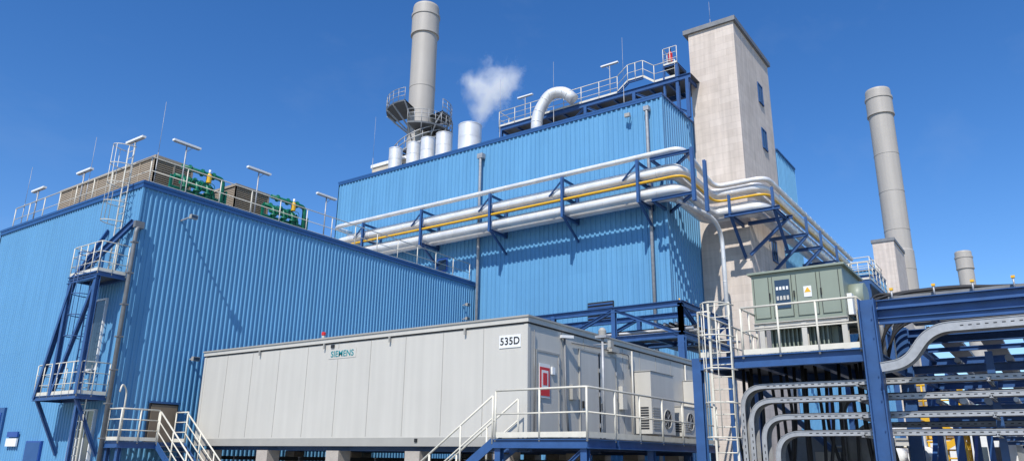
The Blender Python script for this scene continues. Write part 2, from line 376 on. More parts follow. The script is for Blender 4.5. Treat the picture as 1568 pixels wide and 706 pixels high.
lamp(38,26.0,22.7,25.0,'y'); lamp(38,19.6,22.7,25.4,'y')
rod(36,38.1,20.4,25.9); rod(36,26.6,20.4,25.6); rod(36,22.5,20.4,25.6); rod(36,17.7,20.4,25.7); rod(38,30.6,20.4,24.5)
# ------------------------------------------------------------------ concrete tower
T=empty('concrete_lift_tower')
c=MB(); c.box(38.4,44.8,11.8,14.52,0,26.0,'conc'); c.build('shaft',T)
c=MB(); c.box(38.25,44.95,11.65,14.8,26.0,26.28,'galvd'); c.box(38.35,44.85,11.75,14.7,26.28,26.32,'roofg'); c.build('roof_cap',T)
c=MB()
for z in (22.5,19.5,12.6,9.4):
    c.box(42.2,43.0,11.77,11.79,z,z+1.2,'glass')
    for (q0,q1,w0,w1) in ((42.14,42.2,z-.06,z+1.26),(43.0,43.06,z-.06,z+1.26)): c.box(q0,q1,11.74,11.79,w0,w1,'blued')
    c.box(42.2,43.0,11.74,11.79,z+1.2,z+1.26,'blued'); c.box(42.2,43.0,11.7,11.79,z-.06,z,'blued'); c.box(42.57,42.62,11.75,11.77,z,z+1.2,'blued')
c.build('windows',T)
rod(39.2,13.4,26.3,28.3)
# ------------------------------------------------------------------ pipe rack on facade
pr=MB()
for yy in (15.3,19.7,24.5,29.7,34.7):
    for z in (13.95,15.0): pr.ib((XB-.06,yy,z),(32.3,yy,z),.16,.12,'steel')
    pr.ib((XB-.06,yy,16.0),(32.4,yy,16.0),.12,.1,'steel')
    pr.ib((32.35,yy,13.85),(32.35,yy,16.1),.16,.14,'steel',V); pr.ib((XB-.14,yy,13.85),(XB-.14,yy,16.1),.14,.14,'steel',V)
    pr.ib((32.4,yy,13.95),(XB-.06,yy,12.9),.1,.1,'steel')
    pr.ib((32.45,yy+.05,16),(32.45,yy+.9,15.2),.07,.07,'steel')
for (x,y) in ((32.3,12.4),(34.2,12.5)): pr.ib((x,y,13.4),(x,y,16.1),.18,.16,'steel',V)
for z in (13.85,16.0): pr.ib((32.4,12.4,z),(34.6,14.6,z),.14,.12,'steel'); pr.ib((32.4,12.4,z),(32.4,14.6,z),.14,.12,'steel'); pr.ib((32.4,14.6,z),(34.05,14.6,z),.14,.12,'steel')
for yy in (9.9,12.1):
    pr.ib((38.38,yy,13.7),(36.2,yy,13.7),.18,.14,'steel'); pr.ib((38.38 if yy>11.8 else 38.2,yy,11.9),(36.4,yy,13.7),.16,.12,'steel'); pr.ib((36.3,yy,13.6),(36.3,yy,14.8),.14,.12,'steel',V)
pr.ib((36.3,9.6,13.7),(36.3,12.4,13.7),.18,.14,'steel'); pr.ib((38.2,9.7,13.7),(38.2,11.8,12.0),.16,.12,'steel'); pr.ib((38.2,9.5,13.7),(38.2,11.8,13.7),.18,.14,'steel')
for xx in (41.5,44.6,48.5): pr.ib((xx,9.6,13.6),(xx,11.75,13.6),.18,.14,'steel'); pr.ib((xx,9.7,13.5),(xx,11.75,11.6),.16,.12,'steel'); pr.ib((xx,9.65,13.6),(xx,9.65,14.6),.14,.12,'steel',V)
pr.build('pipe_support_brackets')
def run(name,r,xo,z,m,yl=36.0,zt=None,xend=56,sp=1.,n=16):
    k=33.9-xo
    yc=14.3-k*.95; xt=38.2-k*1.0-.2; ys=11.6-k*.95
    pts=[(34.0,yl,z),(xo,yl,z),(xo,yc,z),(xt,yc,zt),(xt,ys,zt),(xend,ys,zt)]
    F=fil(pts,.65,8); mb=MB(); mb.sweep(F,r,m,n)
    if sp: bands(mb,F,r,m,sp)
    mb.build(name)
run('insulated_pipe',.14,32.45,16.27,'alu',37.6,15.45)
run('insulated_pipe',.23,32.75,15.33,'alu',37.5,15.1)
run('insulated_pipe',.2,33.4,15.36,'alu',36.8,15.1)
run('insulated_pipe',.09,33.0,15.72,'alu',37.1,15.45)
run('insulated_pipe',.24,32.75,14.32,'alu',37.5,14.1)
run('insulated_pipe',.24,33.5,14.3,'alu',36.8,14.1)
run('insulated_pipe',.1,33.1,14.7,'alu',37.0,14.5)
run('yellow_gas_pipe',.065,32.45,14.88,'yellow',37.3,14.62,56,0)
v=MB(); F=fil([(33.2,13.6,13.9),(35.3,12.6,13.4),(36.3,12.6,12.7),(36.3,12.6,4)],.6,6); v.sweep(F,.11,'alu',14); bands(v,F,.11,'alu',1.2)
v.build('insulated_downcomer_pipe')
# ------------------------------------------------------------------ chimneys
def chimney(x,y,zt,r,name='chimney_stack'):
    c=MB()
    prof=[(r*1.06,0),(r*1.06,zt*.55),(r,zt*.553),(r,zt-3.2),(r*1.13,zt-3.2),(r*1.13,zt-3.0),(r*1.09,zt-3.0),(r*1.09,zt-1.25),(r*1.15,zt-1.25),(r*1.15,zt-1.0),(r*1.06,zt-1.0),(r*1.05,zt-.25),(r*1.0,zt-.05),(r*.92,zt),(r*.88,zt-2)]
    c.lathe(x,y,prof,'stack',48)
    c.lathe(x,y,[(0,zt-1),(r*.9,zt-1)],'dark',40)
    z=8
    while z<zt-5:
        q=r*1.06 if z<zt*.55 else r
        c.lathe(x,y,[(q,z),(q+.025,z),(q+.025,z+.08),(q,z+.08)],'stack',48); z+=4.3
    c.build(name)
chimney(46,42.9,42.45,1.17); chimney(86,10.9,41.7,1.24); chimney(150,9.2,37.4,1.25)
s=MB(); cx,cy=46,42.9
def ringdeck(mb,r0,r1,z,a0,a1,n=None):
    n=n or int((a1-a0)/12)
    A=[math.radians(a0+(a1-a0)*k/n) for k in range(n+1)]
    vs=[];fs=[]
    for t in A:
        for (rr,zz) in ((r0,z),(r1,z),(r1,z-.15),(r0,z-.15)): vs.append((cx+rr*math.cos(t),cy+rr*math.sin(t),zz))
    for i in range(n):
        for k in range(4): fs.append((i*4+k,i*4+(k+1)%4,(i+1)*4+(k+1)%4,(i+1)*4+k))
    mb.add(vs,fs,'grate')
    pts=[(cx+r1*math.cos(t),cy+r1*math.sin(t),z) for t in A]
    for h in (.4,.78,1.15): mb.sweep([(p[0],p[1],p[2]+h) for p in pts],.03,'galv',5)
    for p in pts: mb.tube(p,(p[0],p[1],p[2]+1.15),.028,'galv',5)
    for t in A[::2]: mb.beam((cx+r1*math.cos(t),cy+r1*math.sin(t),z-.15),(cx+r0*math.cos(t),cy+r0*math.sin(t),z-1.8),.08,.12,'galv')
ringdeck(s,1.2,2.9,29.4,200,420); ringdeck(s,1.2,3.1,31.4,95,195); ringdeck(s,1.2,2.8,30.9,265,330)
for k in range(46):
    t=math.radians(-60-k*9); z=29.4-k*.19
    s.add([(cx+rr*math.cos(tt),cy+rr*math.sin(tt),z+dz) for dz in (0,-.06) for rr,tt in ((1.3,t),(2.5,t),(2.5,t+.2),(1.3,t+.2))],[(0,1,2,3),(4,7,6,5),(1,5,6,2)],'grate')
sp=[(cx+2.5*math.cos(math.radians(-60-k*9)),cy+2.5*math.sin(math.radians(-60-k*9)),29.4-k*.19) for k in range(46)]
for h in (-.1,-.18,.5,1.0): s.sweep([(p[0],p[1],p[2]+h) for p in sp],.05,'galv',5)
for p in sp[::2]: s.tube(p,(p[0],p[1],p[2]+1.0),.03,'galv',5)
s.build('chimney_gallery')
# ------------------------------------------------------------------ container switchgear building
C=empty('switchgear_container')
x0,x1,y0,y1,z0,z1=16.5,28.1,11.15,25.6,2.15,5.33
c=MB(); c.box(x0,x1,y0,y1,z0,z1-.16,'cream'); c.build('body',C,.02)
c=MB()
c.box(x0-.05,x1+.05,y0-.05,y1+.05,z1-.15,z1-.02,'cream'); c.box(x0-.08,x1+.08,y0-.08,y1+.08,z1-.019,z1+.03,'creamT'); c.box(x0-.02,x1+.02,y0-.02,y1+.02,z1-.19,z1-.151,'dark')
c.box(x0+1.0,x1-1,y0+.6,y0+.9,z1+.03,z1+.1,'creamT'); c.build('roof',C)
c=MB()
y=y0+1.45
while y<y1-.3: c.box(x0-.008,x0+.005,y,y+.018,z0+.12,z1-.2,'creamT'); y+=1.45
for yy in (y0,y1-.1): c.box(x0-.02,x0+.1,yy-.02 if yy==y0 else yy,yy+.1 if yy==y0 else yy+.12,z0+.08,z1-.2,'cream')
c.box(x0-.03,x0+.05,y0-.01,y1+.01,z0-.16,z0+.08,'creamT')
c.box(x0+.05,x1+.01,y0-.03,y0+.05,z0-.16,z0+.08,'creamT')
x=x0+1.7
while x<x1-.3: c.box(x,x+.02,y0-.008,y0+.005,z0+.12,z1-.2,'creamT'); x+=1.25
for yy in (13.2,16.1,19,22.3): 
    c.box(x0-.1,x0-.05,yy,yy+.05,z1-.33,z1-.15,'creamT')
c.box(x0-.04,x0-.01,18.6,18.75,z1-.32,z1-.22,'dark')
c.box(x0-.06,x0-.03,14.85,14.95,2.1,2.2,'black')
c.tube((x0+.1,19.3,z1),(x0+.1,19.3,z1+.18),.05,'cream',10); c.lathe(x0+.1,19.3,[(.07,z1+.15),(.07,z1+.25),(0,z1+.27)],'red',10)
c.build('trim',C)
c=MB()
for (a0,a1,zt) in ((16.9,18.0,4.45),(19.2,20.3,4.75),(20.35,21.4,4.75)):
    for (p,q,r1_,r2_) in ((a0-.05,a0,z0+.1,zt+.05),(a1,a1+.05,z0+.1,zt+.05)): c.box(p,q,y0-.045,y0-.001,r1_,r2_,'creamT')
    c.box(a0,a1,y0-.045,y0-.001,zt,zt+.05,'creamT'); c.box(a0,a1,y0-.03,y0-.001,z0+.1,zt,'cream'); c.box(a0+.08,a0+.11,y0-.09,y0-.03,3.1,3.3,'black')
    for z in (2.6,3.5,4.2): c.box(a1-.03,a1+.02,y0-.07,y0-.045,z,z+.12,'galv')
c.build('doors',C)
c=MB()
c.sweep(fil([(18.3,y0-.05,5.0),(18.3,y0-.08,3.2),(18.45,y0-.08,2.2)],.1,3),.03,'galvd',8); c.beam((18.1,y0-.05,5.0),(18.5,y0-.2,5.02),.1,.08,'white')
c.sweep([(16.75,y0-.05,5.0),(16.75,y0-.05,2.3)],.015,'galvd',6)
c.sweep([(22.5,y0-.06,5.1),(22.5,y0-.06,2.3)],.03,'cream',8); c.sweep([(26.9,y0-.06,5.1),(26.9,y0-.06,2.3)],.03,'cream',8)
c.sweep(fil([(18.7,y0-.05,4.9),(20.5,y0-.05,4.95),(22.3,y0-.05,4.95),(22.3,y0-.05,4.5)],.1,3),.02,'galvd',6)
c.box(17.6,17.75,y0-.08,y0-.031,3.9,4.1,'white'); c.box(18.6,18.85,y0-.12,y0-.01,3.3,3.7,'creamT'); c.box(21.6,21.9,y0-.15,y0-.01,3.2,3.9,'cream')
c.build('conduits',C)
def ac(xa,xb,za,zb,dp,fan):
    q=MB(); q.box(xa,xb,y0-dp,y0-.01,za,zb,'cream'); 
    n=int((zb-za)*.4/.08)
    for k in range(n): q.box(xa+.08,xa+.6,y0-dp-.02,y0-dp-.002,za+.15+k*.08,za+.19+k*.08,'creamT')
    for k in range(n): q.box(xa-.02,xa-.002,y0-dp+.1,y0-.15,za+.15+k*.08,za+.19+k*.08,'dark')
    fx=(xa+xb)/2+fan; fr=min(.3,(xb-xa)*.3)
    F=[(fx+fr*math.cos(t*math.pi/10),y0-dp-.015,za+.5+fr*math.sin(t*math.pi/10)) for t in range(21)]
    q.sweep(F,.02,'creamT',6)
    q.add([(fx+fr*.97*math.cos(t*math.pi/10),y0-dp-.004,za+.5+fr*.97*math.sin(t*math.pi/10)) for t in range(20)],[tuple(range(20))],'dark')
    for k in range(4):
        t=k*math.pi/4; q.tube((fx+fr*math.cos(t),y0-dp-.02,za+.5+fr*math.sin(t)),(fx-fr*math.cos(t),y0-dp-.02,za+.5-fr*math.sin(t)),.008,'galv',5)
    q.box(xa-.02,xb+.02,y0-dp-.02,y0-.01,zb,zb+.03,'creamT')
    q.build('air_conditioning_unit',None,.01)
ac(22.7,24.5,2.5,4.45,.6,.3); ac(25.5,26.6,2.5,3.5,.5,0); ac(26.75,27.8,2.7,4.5,.5,0)
b=MB(); b.box(20.9,21.4,y0-.18,y0-.01,4.9,5.05,'creamT'); b.build('cable_box')
def text(s,x,y,z,size,m,name,par):
    cu=bpy.data.curves.new(name,'FONT'); cu.body=s; cu.size=size; cu.extrude=.004; cu.align_x='CENTER'; cu.align_y='CENTER'; cu.offset=size*.010; cu.space_character=1.05
    o=bpy.data.objects.new(name,cu); scene.collection.objects.link(o); cu.materials.append(M[m])
    R=Matrix(((0,0,-1),(-1,0,0),(0,1,0)))
    o.matrix_world=Matrix.Translation((x,y,z))@R.to_4x4(); o.parent=par; return o
sg=empty('company_name_sign'); q=MB(); q.box(x0-.011,x0-.009,17.6,18.85,4.66,4.96,'cream'); q.build('plate',sg); text('SIEMENS',x0-.016,18.22,4.8,.27,'teal','lettering',sg)
sg=empty('building_number_sign'); q=MB(); q.box(x0-.02,x0-.009,11.36,12.06,4.53,4.87,'white'); q.build('plate',sg); text('535D',x0-.026,11.71,4.70,.28,'black','lettering',sg)
sg=empty('fire_safety_sign'); q=MB(); q.box(16.98,17.5,y0-.062,y0-.05,3.25,4.15,'white'); q.box(17.0,17.48,y0-.07,y0-.062,3.3,4.05,'red'); q.box(17.08,17.4,y0-.075,y0-.07,3.5,3.97,'white'); q.box(17.14,17.34,y0-.08,y0-.075,3.58,3.9,'red'); q.build('panel',sg)
c=MB()
for yy in (12.0,15.1,18.4,21.8,25.0):
    for xx in (16.75,20.5,24.2,27.6): c.box(xx-.2,xx+.3,yy-.28,yy+.28,0,1.86,'pier')
c.build('container_piers')
c=MB(); 
for xx in (16.95,20.6,24.3,27.7): c.ib((xx,11.3,1.93),(xx,25.5,1.93),.14,.2,'steel')
for k in range(9): c.ib((16.7,11.6+k*1.7,1.6),(28,11.6+k*1.7,1.6),.12,.1,'dark')
for k in range(7): c.sweep([(18+k*.5,12,1.2-.05*(k%3)),(18+k*.5,25,1.25)],.05,'dark',6)
c.build('container_base_frame')
# ------------------------------------------------------------------ front platform with stair
c=MB()
def framedeck(mb,x0,x1,y0,y1,z):
    mb.box(x0+.05,x1-.05,y0+.05,y1-.05,z-.045,z-.005,'grate')
    for p,q in (((x0,y0),(x1,y0)),((x0,y1),(x1,y1)),((x0,y0),(x0,y1)),((x1,y0),(x1,y1))): mb.ib((*p,z-.13),(*q,z-.13),.2,.1,'steel')
framedeck(c,15.0,16.35,8.54,11.1,2.16); framedeck(c,16.45,23.0,8.54,11.0,2.16)
for (x,y) in ((15.1,8.65),(15.1,11.0),(18.5,8.65),(22.9,8.65)): c.ib((x,y,0),(x,y,1.95),.16,.16,'steel',V)
c.ib((15.1,8.7,1.2),(15.1,11,1.2),.14,.1,'steel'); c.ib((15.1,8.7,1.2),(22.9,8.7,1.2),.14,.1,'steel'); c.ib((15.1,11,.1),(15.1,8.7,1.9),.08,.08,'steel')
rail(c,[(15.0,11.05,2.16),(15.0,8.54,2.16),(23.0,8.54,2.16)],1.1,'rail',.027,1.25)
for xx in (15.02,16.1):
    c.beam((xx,11.1,2.08),(xx,14.1,-.02),.03,.22,'steel'); 
rail(c,[(15.02,11.15,2.1),(15.02,14.1,.05)],1.05,'rail',.027,1.2,False); rail(c,[(16.1,11.15,2.1),(16.1,14.1,.05)],1.05,'rail',.027,1.2,False)
for k in range(12): c.box(15.05,16.07,11.15+k*.245,11.4+k*.245,1.98-k*.172,2.01-k*.172,'grate')
c.build('entrance_platform')
c=MB(); c.tube((16.1,8.7,2.16),(16.1,8.7,4.5),.035,'galv'); c.box(16.0,16.2,8.55,8.85,4.5,4.56,'galv'); c.lathe(16.1,8.7,[(0,4.56),(.09,4.56),(.10,4.68),(.05,4.75),(0,4.76)],'creamT',12); c.tube((16.1,8.5,4.35),(16.1,8.95,4.35),.015,'galv'); c.box(16.02,16.18,8.44,8.52,4.25,4.42,'creamT'); c.build('platform_lamp')
c=MB(); framedeck(c,13.75,16.2,25.75,26.6,2.1)
for (x,y) in ((13.85,25.8),(16.1,25.8),(13.85,26.5)): c.ib((x,y,0),(x,y,1.9),.14,.14,'steel',V)
rail(c,[(13.75,26.55,2.1),(13.75,25.75,2.1),(15.1,25.75,2.1)],1.05,'rail',.028,.65,True,2)
for xx in (15.12,16.15):
    c.beam((xx,25.75,2.0),(xx,22.9,-.02),.03,.22,'steel'); rail(c,[(xx,25.7,2.05),(xx,22.9,.05)],1.05,'rail',.028,1.0,False,2)
rail(c,[(16.2,26.5,2.1),(16.2,25.75,2.1)],1.05,'rail',.028,.8,True,2)
for k in range(12): c.box(15.15,16.12,25.7-k*.235-.24,25.7-k*.235,1.93-k*.17,1.96-k*.17,'grate')
c.sweep(fil([(14.1,26.3,2.1),(14.1,26.3,3.8),(13.8,26.1,4.0),(13.7,26.0,3.7)],.2,4),.03,'rail',8)
c.build('landing_stair')
# ------------------------------------------------------------------ truss bridge
t=MB()
def truss(mb,p,q,zb,zt,n,m='steel'):
    p=Vector((*p,0));q=Vector((*q,0))
    P=lambda k,z:(p+(q-p)*k/n)+Vector((0,0,z))
    mb.ib(P(0,zt),P(n,zt),.24,.2,m); mb.ib(P(0,zb),P(n,zb),.24,.2,m)
    for k in range(n+1): mb.ib(P(k,zb),P(k,zt),.18,.18,m,V)
    for k in range(n): mb.ib(P(k,zb if k%2 else zt),P(k+1,zt if k%2 else zb),.14,.14,m)
truss(t,(28,20.5),(28,11.6),6.45,7.7,3); truss(t,(30.4,20.5),(30.4,11.6),6.45,7.7,3)
truss(t,(28,11.6),(33.4,11.6),6.45,7.7,2); truss(t,(28,20.4),(34.0,20.4),6.45,7.7,2)
for k in range(8): t.ib((28,11.7+k*1.25,6.45),(33.4 if k<2 else 30.4,11.7+k*1.25,6.45),.14,.1,'steel')
t.box(28.3,30.2,11.7,20.3,6.56,6.6,'grate'); t.box(30.3,33.3,11.7,14.0,6.56,6.6,'grate')
for k in range(6): t.sweep([(28.5+k*.28,11.3,6.75+.1*(k%2)),(28.5+k*.28,20.3,6.75+.1*(k%2))],.07,'dark' if k%2 else 'galv',8)
for k in range(4): t.sweep(fil([(28.4,12+.25*k,7.0),(34,12+.25*k,7.0),(36,12+.2*k,7.2)],.4,4),.06,'dark' if k%2 else 'galv',8)
for (x,y) in ((28,11.6),(33.4,11.6)): t.ib((x,y,0),(x,y,6.4),.26,.26,'steel',V)
for k in range(4): t.tube((28.3+k*.7,11.75,7.82),(28.3+k*.7,11.75,7.95),.03,'yellow',6)
t.build('pipe_bridge')
# ------------------------------------------------------------------ transformer deck + racks
c=MB()
c.box(17.6,21.6,3.1,6.7,4.0,4.04,'grate')
c.ib((17.5,3.15,3.9),(17.5,6.8,3.9),.28,.2,'steel'); c.ib((21.7,2.9,3.9),(21.7,6.8,3.9),.28,.2,'steel')
for yy in (3.0,4.2,5.4,6.75): c.ib((17.6,yy,3.88),(21.6,yy,3.88),.24,.14,'steel')
c.ib((17.4,2.98,0),(17.4,2.98,5.05),.32,.32,'steel',(0,1,0)); c.ib((17.55,6.9,0),(17.55,6.9,4.05),.22,.22,'steel',V)
for z in (1.9,2.5,3.1,3.6,4.4,4.8): 
    for dy in (-.1,.1): c.sweep([(17.215,2.98+dy,z),(17.235,2.98+dy,z)],.014,'steel',6)
c.ib((21.7,2.98,0),(21.7,2.98,5.05),.3,.3,'steel',V); c.ib((21.7,6.9,0),(21.7,6.9,4.0),.24,.24,'steel',V)
c.ib((21.7,3.1,.3),(21.7,6.8,3.7),.14,.12,'steel')
rail(c,[(17.45,5.75,4.05),(17.45,3.2,4.05)],1.1,'rail',.026,.95); rail(c,[(17.45,3.2,4.05),(18.9,3.2,4.05)],1.1,'rail',.026,.95)
rail(c,[(17.45,6.8,4.05),(21.6,6.8,4.05)],1.1,'rail',.026,1.2); rail(c,[(17.45,6.5,4.05),(17.45,6.8,4.05)],1.1,'rail',.026,.5)
rail(c,[(17.5,5.75,4.05),(18.6,5.75,4.05)],1.1,'rail',.026,.6)
c.build('transformer_platform')
ladder(17.25,6.2,0,5.3,'caged_ladder',True,2.2,'rail',.5)
t=MB()
t.box(18.5,20.5,3.62,5.75,4.95,6.15,'tgrey'); t.box(18.42,20.58,3.54,5.83,6.15,6.2,'tgrey')
for (ya,yb) in ((3.7,4.12),(4.2,4.68),(4.78,5.25),(5.33,5.7)):
    t.box(18.475,18.499,ya,yb,5.05,6.05,'tgrey')
    t.box(18.47,18.4745,ya,ya+.012,5.05,6.05,'dark'); t.box(18.47,18.4745,yb-.012,yb,5.05,6.05,'dark')
t.box(18.455,18.469,4.83,5.18,5.25,5.95,'glass')
for k in range(4):
    t.box(18.44,18.455,4.86+.08*k,4.91+.08*k,5.7,5.78,'white'); t.box(18.44,18.455,4.86+.08*k,4.91+.08*k,5.45,5.55,'cream')
for yy in (4.1,4.72,5.3): t.box(18.44,18.469,yy,yy+.03,5.5,5.65,'black')
t.box(18.462,18.468,4.33,4.51,5.47,5.73,'white'); t.add([(18.46,4.5,5.58),(18.46,4.34,5.58),(18.46,4.42,5.71)],[(0,1,2)],'yellow')
for yy in (3.7,4.6,5.6):
    for xx in (18.6,20.4): t.ib((xx,yy,4.05),(xx,yy,4.9),.14,.12,'cream',V)
t.ib((18.55,3.6,4.88),(18.55,5.78,4.88),.13,.12,'cream'); t.ib((18.6,3.6,4.12),(18.6,5.78,4.12),.13,.12,'cream'); t.ib((20.45,3.6,4.88),(20.45,5.78,4.88),.13,.12,'cream')
t.box(18.9,20.2,4.1,5.5,4.15,4.9,'tgrey')
for k in range(14): t.box(18.78,18.9,4.12+k*.1,4.15+k*.1,4.2,4.82,'tgrey')
for k in range(12): t.box(19+k*.1,19.03+k*.1,3.95,4.1,4.2,4.82,'tgrey')
t.sweep([(19.3,3.62,5.5),(19.3,3.3,5.5)],.33,'tgrey',20); t.sweep([(20.1,3.62,5.7),(20.1,3.4,5.7)],.2,'tgrey',16)
t.sweep(fil([(20.2,3.5,5.0),(20.2,3.2,5.0),(20.2,3.2,4.1)],.1,4),.06,'galv',10)
for k in range(6): t.sweep(fil([(18.9+.2*k,3.6,5.05),(18.9+.2*k,3.35,4.95),(18.9+.2*k,3.3,4.05)],.2,4),.035,'dark',8)
t.box(18.7,19.0,3.5,3.61,5.0,5.5,'white')
for (xx,yy) in ((18.7,3.8),(18.7,5.5),(20.3,3.8)): t.sweep([(xx,yy,6.2),(xx,yy,6.27)],.04,'galv',8)
t.build('transformer_cabinet',None)
def arcpts(pts,R,x): return [(x,p[1],p[2]) for p in fil([(x,a,b) for a,b in pts],R,12)]
def tray(pts,R,x,w=.4,h=.1,m='galv',name='cable_tray'):
    P=arcpts(pts,R,x); mb=MB(); t=.006
    mb.sec(P,[(-w/2,0),(-w/2,h),(-w/2+t,h),(-w/2+t,t),(w/2-t,t),(w/2-t,h),(w/2,h),(w/2,0)],(1,0,0),m)
    mb.sec(P,[(-w/2-.018,h-.012),(-w/2-.018,h),(-w/2,h),(-w/2,h-.012)],(1,0,0),m); mb.sec(P,[(-w/2-.012,0),(-w/2-.012,.014),(-w/2,.014),(-w/2,0)],(1,0,0),m)
    for i in range(len(P)-1):
        a=Vector(P[i]);b=Vector(P[i+1]);L=(b-a).length;tt=(b-a).normalized();Nn=tt.cross(Vector((1,0,0)))
        if L<.3: continue
        k=.05
        while k<L-.1:
            c0=a+tt*k-Vector((w/2+.002,0,0))+Nn*(h*.5)
            mb.beam(c0,c0+tt*.06,.002,.02,'dark',up=tuple(Nn))
            for q in (-.25,.05,.3):
                c1=a+tt*k+Vector((w*q,0,0))-Nn*.002; mb.beam(c1,c1+tt*.05,.03,.003,'dark',up=tuple(Nn))
            k+=.14
    for k in range(4): mb.sweep([Vector(p)+Vector((-w*.3+k*w*.2,0,0)) for p in P] ,.02,'dark',5)
    mb.build(name)
for i,(z,yl) in enumerate([(3.41,6.0),(3.09,5.82),(2.72,5.56),(2.36,5.28)]):
    tray([(-4,z),(yl,z),(yl,0)],.6,17.9,.35,.11)
for i,(z,yl) in enumerate([(3.30,4.4),(2.62,4.1)]):
    tray([(-4,z),(yl,z),(yl,0)],.5,20.4,.35,.10,'galvd')
tray([(-4,4.44),(1.85,4.38),(2.36,3.72),(2.8,3.66)],.55,17.15,.35,.19)
c=MB()
for yy in (3.4,1.0,-1.3,-3.6):
    for z in (3.36,3.04,2.67,2.31):
        c.ib((17.6,yy,z-.06),(19.0,yy,z-.06),.07,.06,'galv')
for (x,y) in ((19.0,3.4),(19.0,1),(19.0,-1.3)): c.ib((x,y,0),(x,y,4.0),.14,.14,'steel',V)
c.build('tray_support_frame')
r=MB()
for x in (17.5,22,27,33,40,48,58,70):
    for y in ((2.98,-2.6) if x<25 else (3.1,-1.0)):
        if (x,y) in ((17.5,2.98),(22,2.98)): continue
        r.ib((x,y,0),(x,y,5.0),.28,.28,'steel',V)
    for z in ((4.75,) if x<18 else (3.0,4.0,4.75)):
        r.ib((x+.1,3.0 if x<20 else 3.1,z),(x+.1,-2.6 if x<25 else -1.0,z),.2,.16,'steel')
for y in (2.9,-1.0):
    for z in (4.0,4.85): r.ib((22.1,y,z),(70,y,z),.2,.14,'steel')
r.ib((17.55,2.8,4.93),(17.55,-6,4.93),.2,.2,'steel'); r.ib((17.5,2.8,4.58),(17.5,-6,4.58),.14,.12,'steel'); r.ib((22,2.9,4.93),(22,-6,4.93),.2,.2,'steel')
for y in (2.0,0,-2.0,-4.4): r.ib((17.6,y,4.9),(21.9,y,4.9),.14,.1,'steel')
for x in (25,35,43,52): r.ib((x,2.8,4.0),(x,-1.0,4.0),.12,.1,'steel'); r.ib((x,2.8,4.85),(x,-1.0,4.85),.12,.1,'steel')
for (a_,b_) in ((22,27),(33,40),(48,58)): r.ib((a_,2.9,.4),(b_,2.9,3.9),.12,.12,'steel')
r.build('steel_pipe_rack')
r=MB()
for k in range(6):
    yy=2.4-k*.55
    r.sweep([(22,yy,3.2),(75,yy,3.2)],.06+.03*(k%3),'alu' if k%2 else 'galv',10)
    if k%2: r.sweep([(22,yy,4.2),(75,yy,4.2)],.09-.02*(k%3),'galv',10)
r.build('rack_pipework')
for yy,z in ((2.2,5.05),(1.2,5.05),(.2,5.05)):
    q=MB()
    q.box(22.2,60,yy-.25,yy+.25,z,z+.012,'galvd'); q.box(22.2,60,yy-.26,yy-.25,z,z+.1,'galvd'); q.box(22.2,60,yy+.25,yy+.26,z,z+.1,'galvd')
    for k in range(5): q.sweep([(22.2,yy-.2+k*.1,z+.05),(26,yy-.18+k*.09,z+.06),(60,yy-.2+k*.1,z+.05)],.03,'dark',6)
    q.build('cable_tray')
for xx in (18.0,19.0,20.2,21.2):
    q=MB(); z=5.04
    q.box(xx-.25,xx+.25,-6,2.6,z-.0,z+.012,'galvd'); q.box(xx-.26,xx-.25,-6,2.6,z,z+.1,'galvd'); q.box(xx+.25,xx+.26,-6,2.6,z,z+.1,'galvd')
    for k in range(5):
        j=random.uniform(-.02,.16)
        q.sweep(fil([(xx-.2+k*.1,-6,z+.05),(xx-.2+k*.1,0,z+.05+j*.3),(xx-.2+k*.1,1.4,z+.14+j),(xx-.2+k*.1,2.4,z+.12+j),(xx-.2+k*.1,3.0,z-.1+.1*k),(xx-.2+k*.1,3.35,z-.9)],.4,5),.032,'dark',6)
    q.build('cable_tray')
q=MB()
for yy in (2.5,1.7,1.0,.3,-.4,-1.1): q.tube((17.6,yy,5.03),(17.6,yy,5.24),.02,'galv',6); q.box(17.57,17.63,yy-.035,yy+.035,5.24,5.29,'yellow')
q.build('cable_clamps')
q=MB()
for (xa,xb,ya,yb,zt,m_) in ((20.3,21.3,3.4,4.3,2.3,'galvd'),(20.4,21.2,4.5,5.1,1.95,'creamT'),(22.5,24.5,4.0,6.5,2.4,'galvd')):
    q.box(xa,xb,ya,yb,0,zt,m_); q.box(xa-.02,xa-.001,ya+.05,yb-.05,.3,zt-.1,m_); q.box(xa-.03,xa-.02,ya+.1,ya+.16,1.1,1.3,'black')
for k in range(20):
    yy=3.2+k*.18; xx=18.8+random.uniform(0,1.2); q.sweep(fil([(xx,yy,3.95),(xx+random.uniform(-.2,.2),yy+random.uniform(-.1,.1),2.5),(xx,yy+random.uniform(-.3,.3),1.2),(xx,yy,0)],.5,4),.04,'dark',6)
q.build('field_distribution_cabinets')
q=MB(); rail(q,[(22,5.2,1.0),(22,3.2,1.0),(24,3.2,1.0)],1.1,'rail',.03,.6,True,2); q.box(22,24,3.2,5.2,.9,.97,'grate'); 
for (x,y) in ((22.1,3.3),(22.1,5.1),(23.9,3.3)): q.ib((x,y,0),(x,y,.9),.12,.12,'steel',V)
q.build('service_platform')
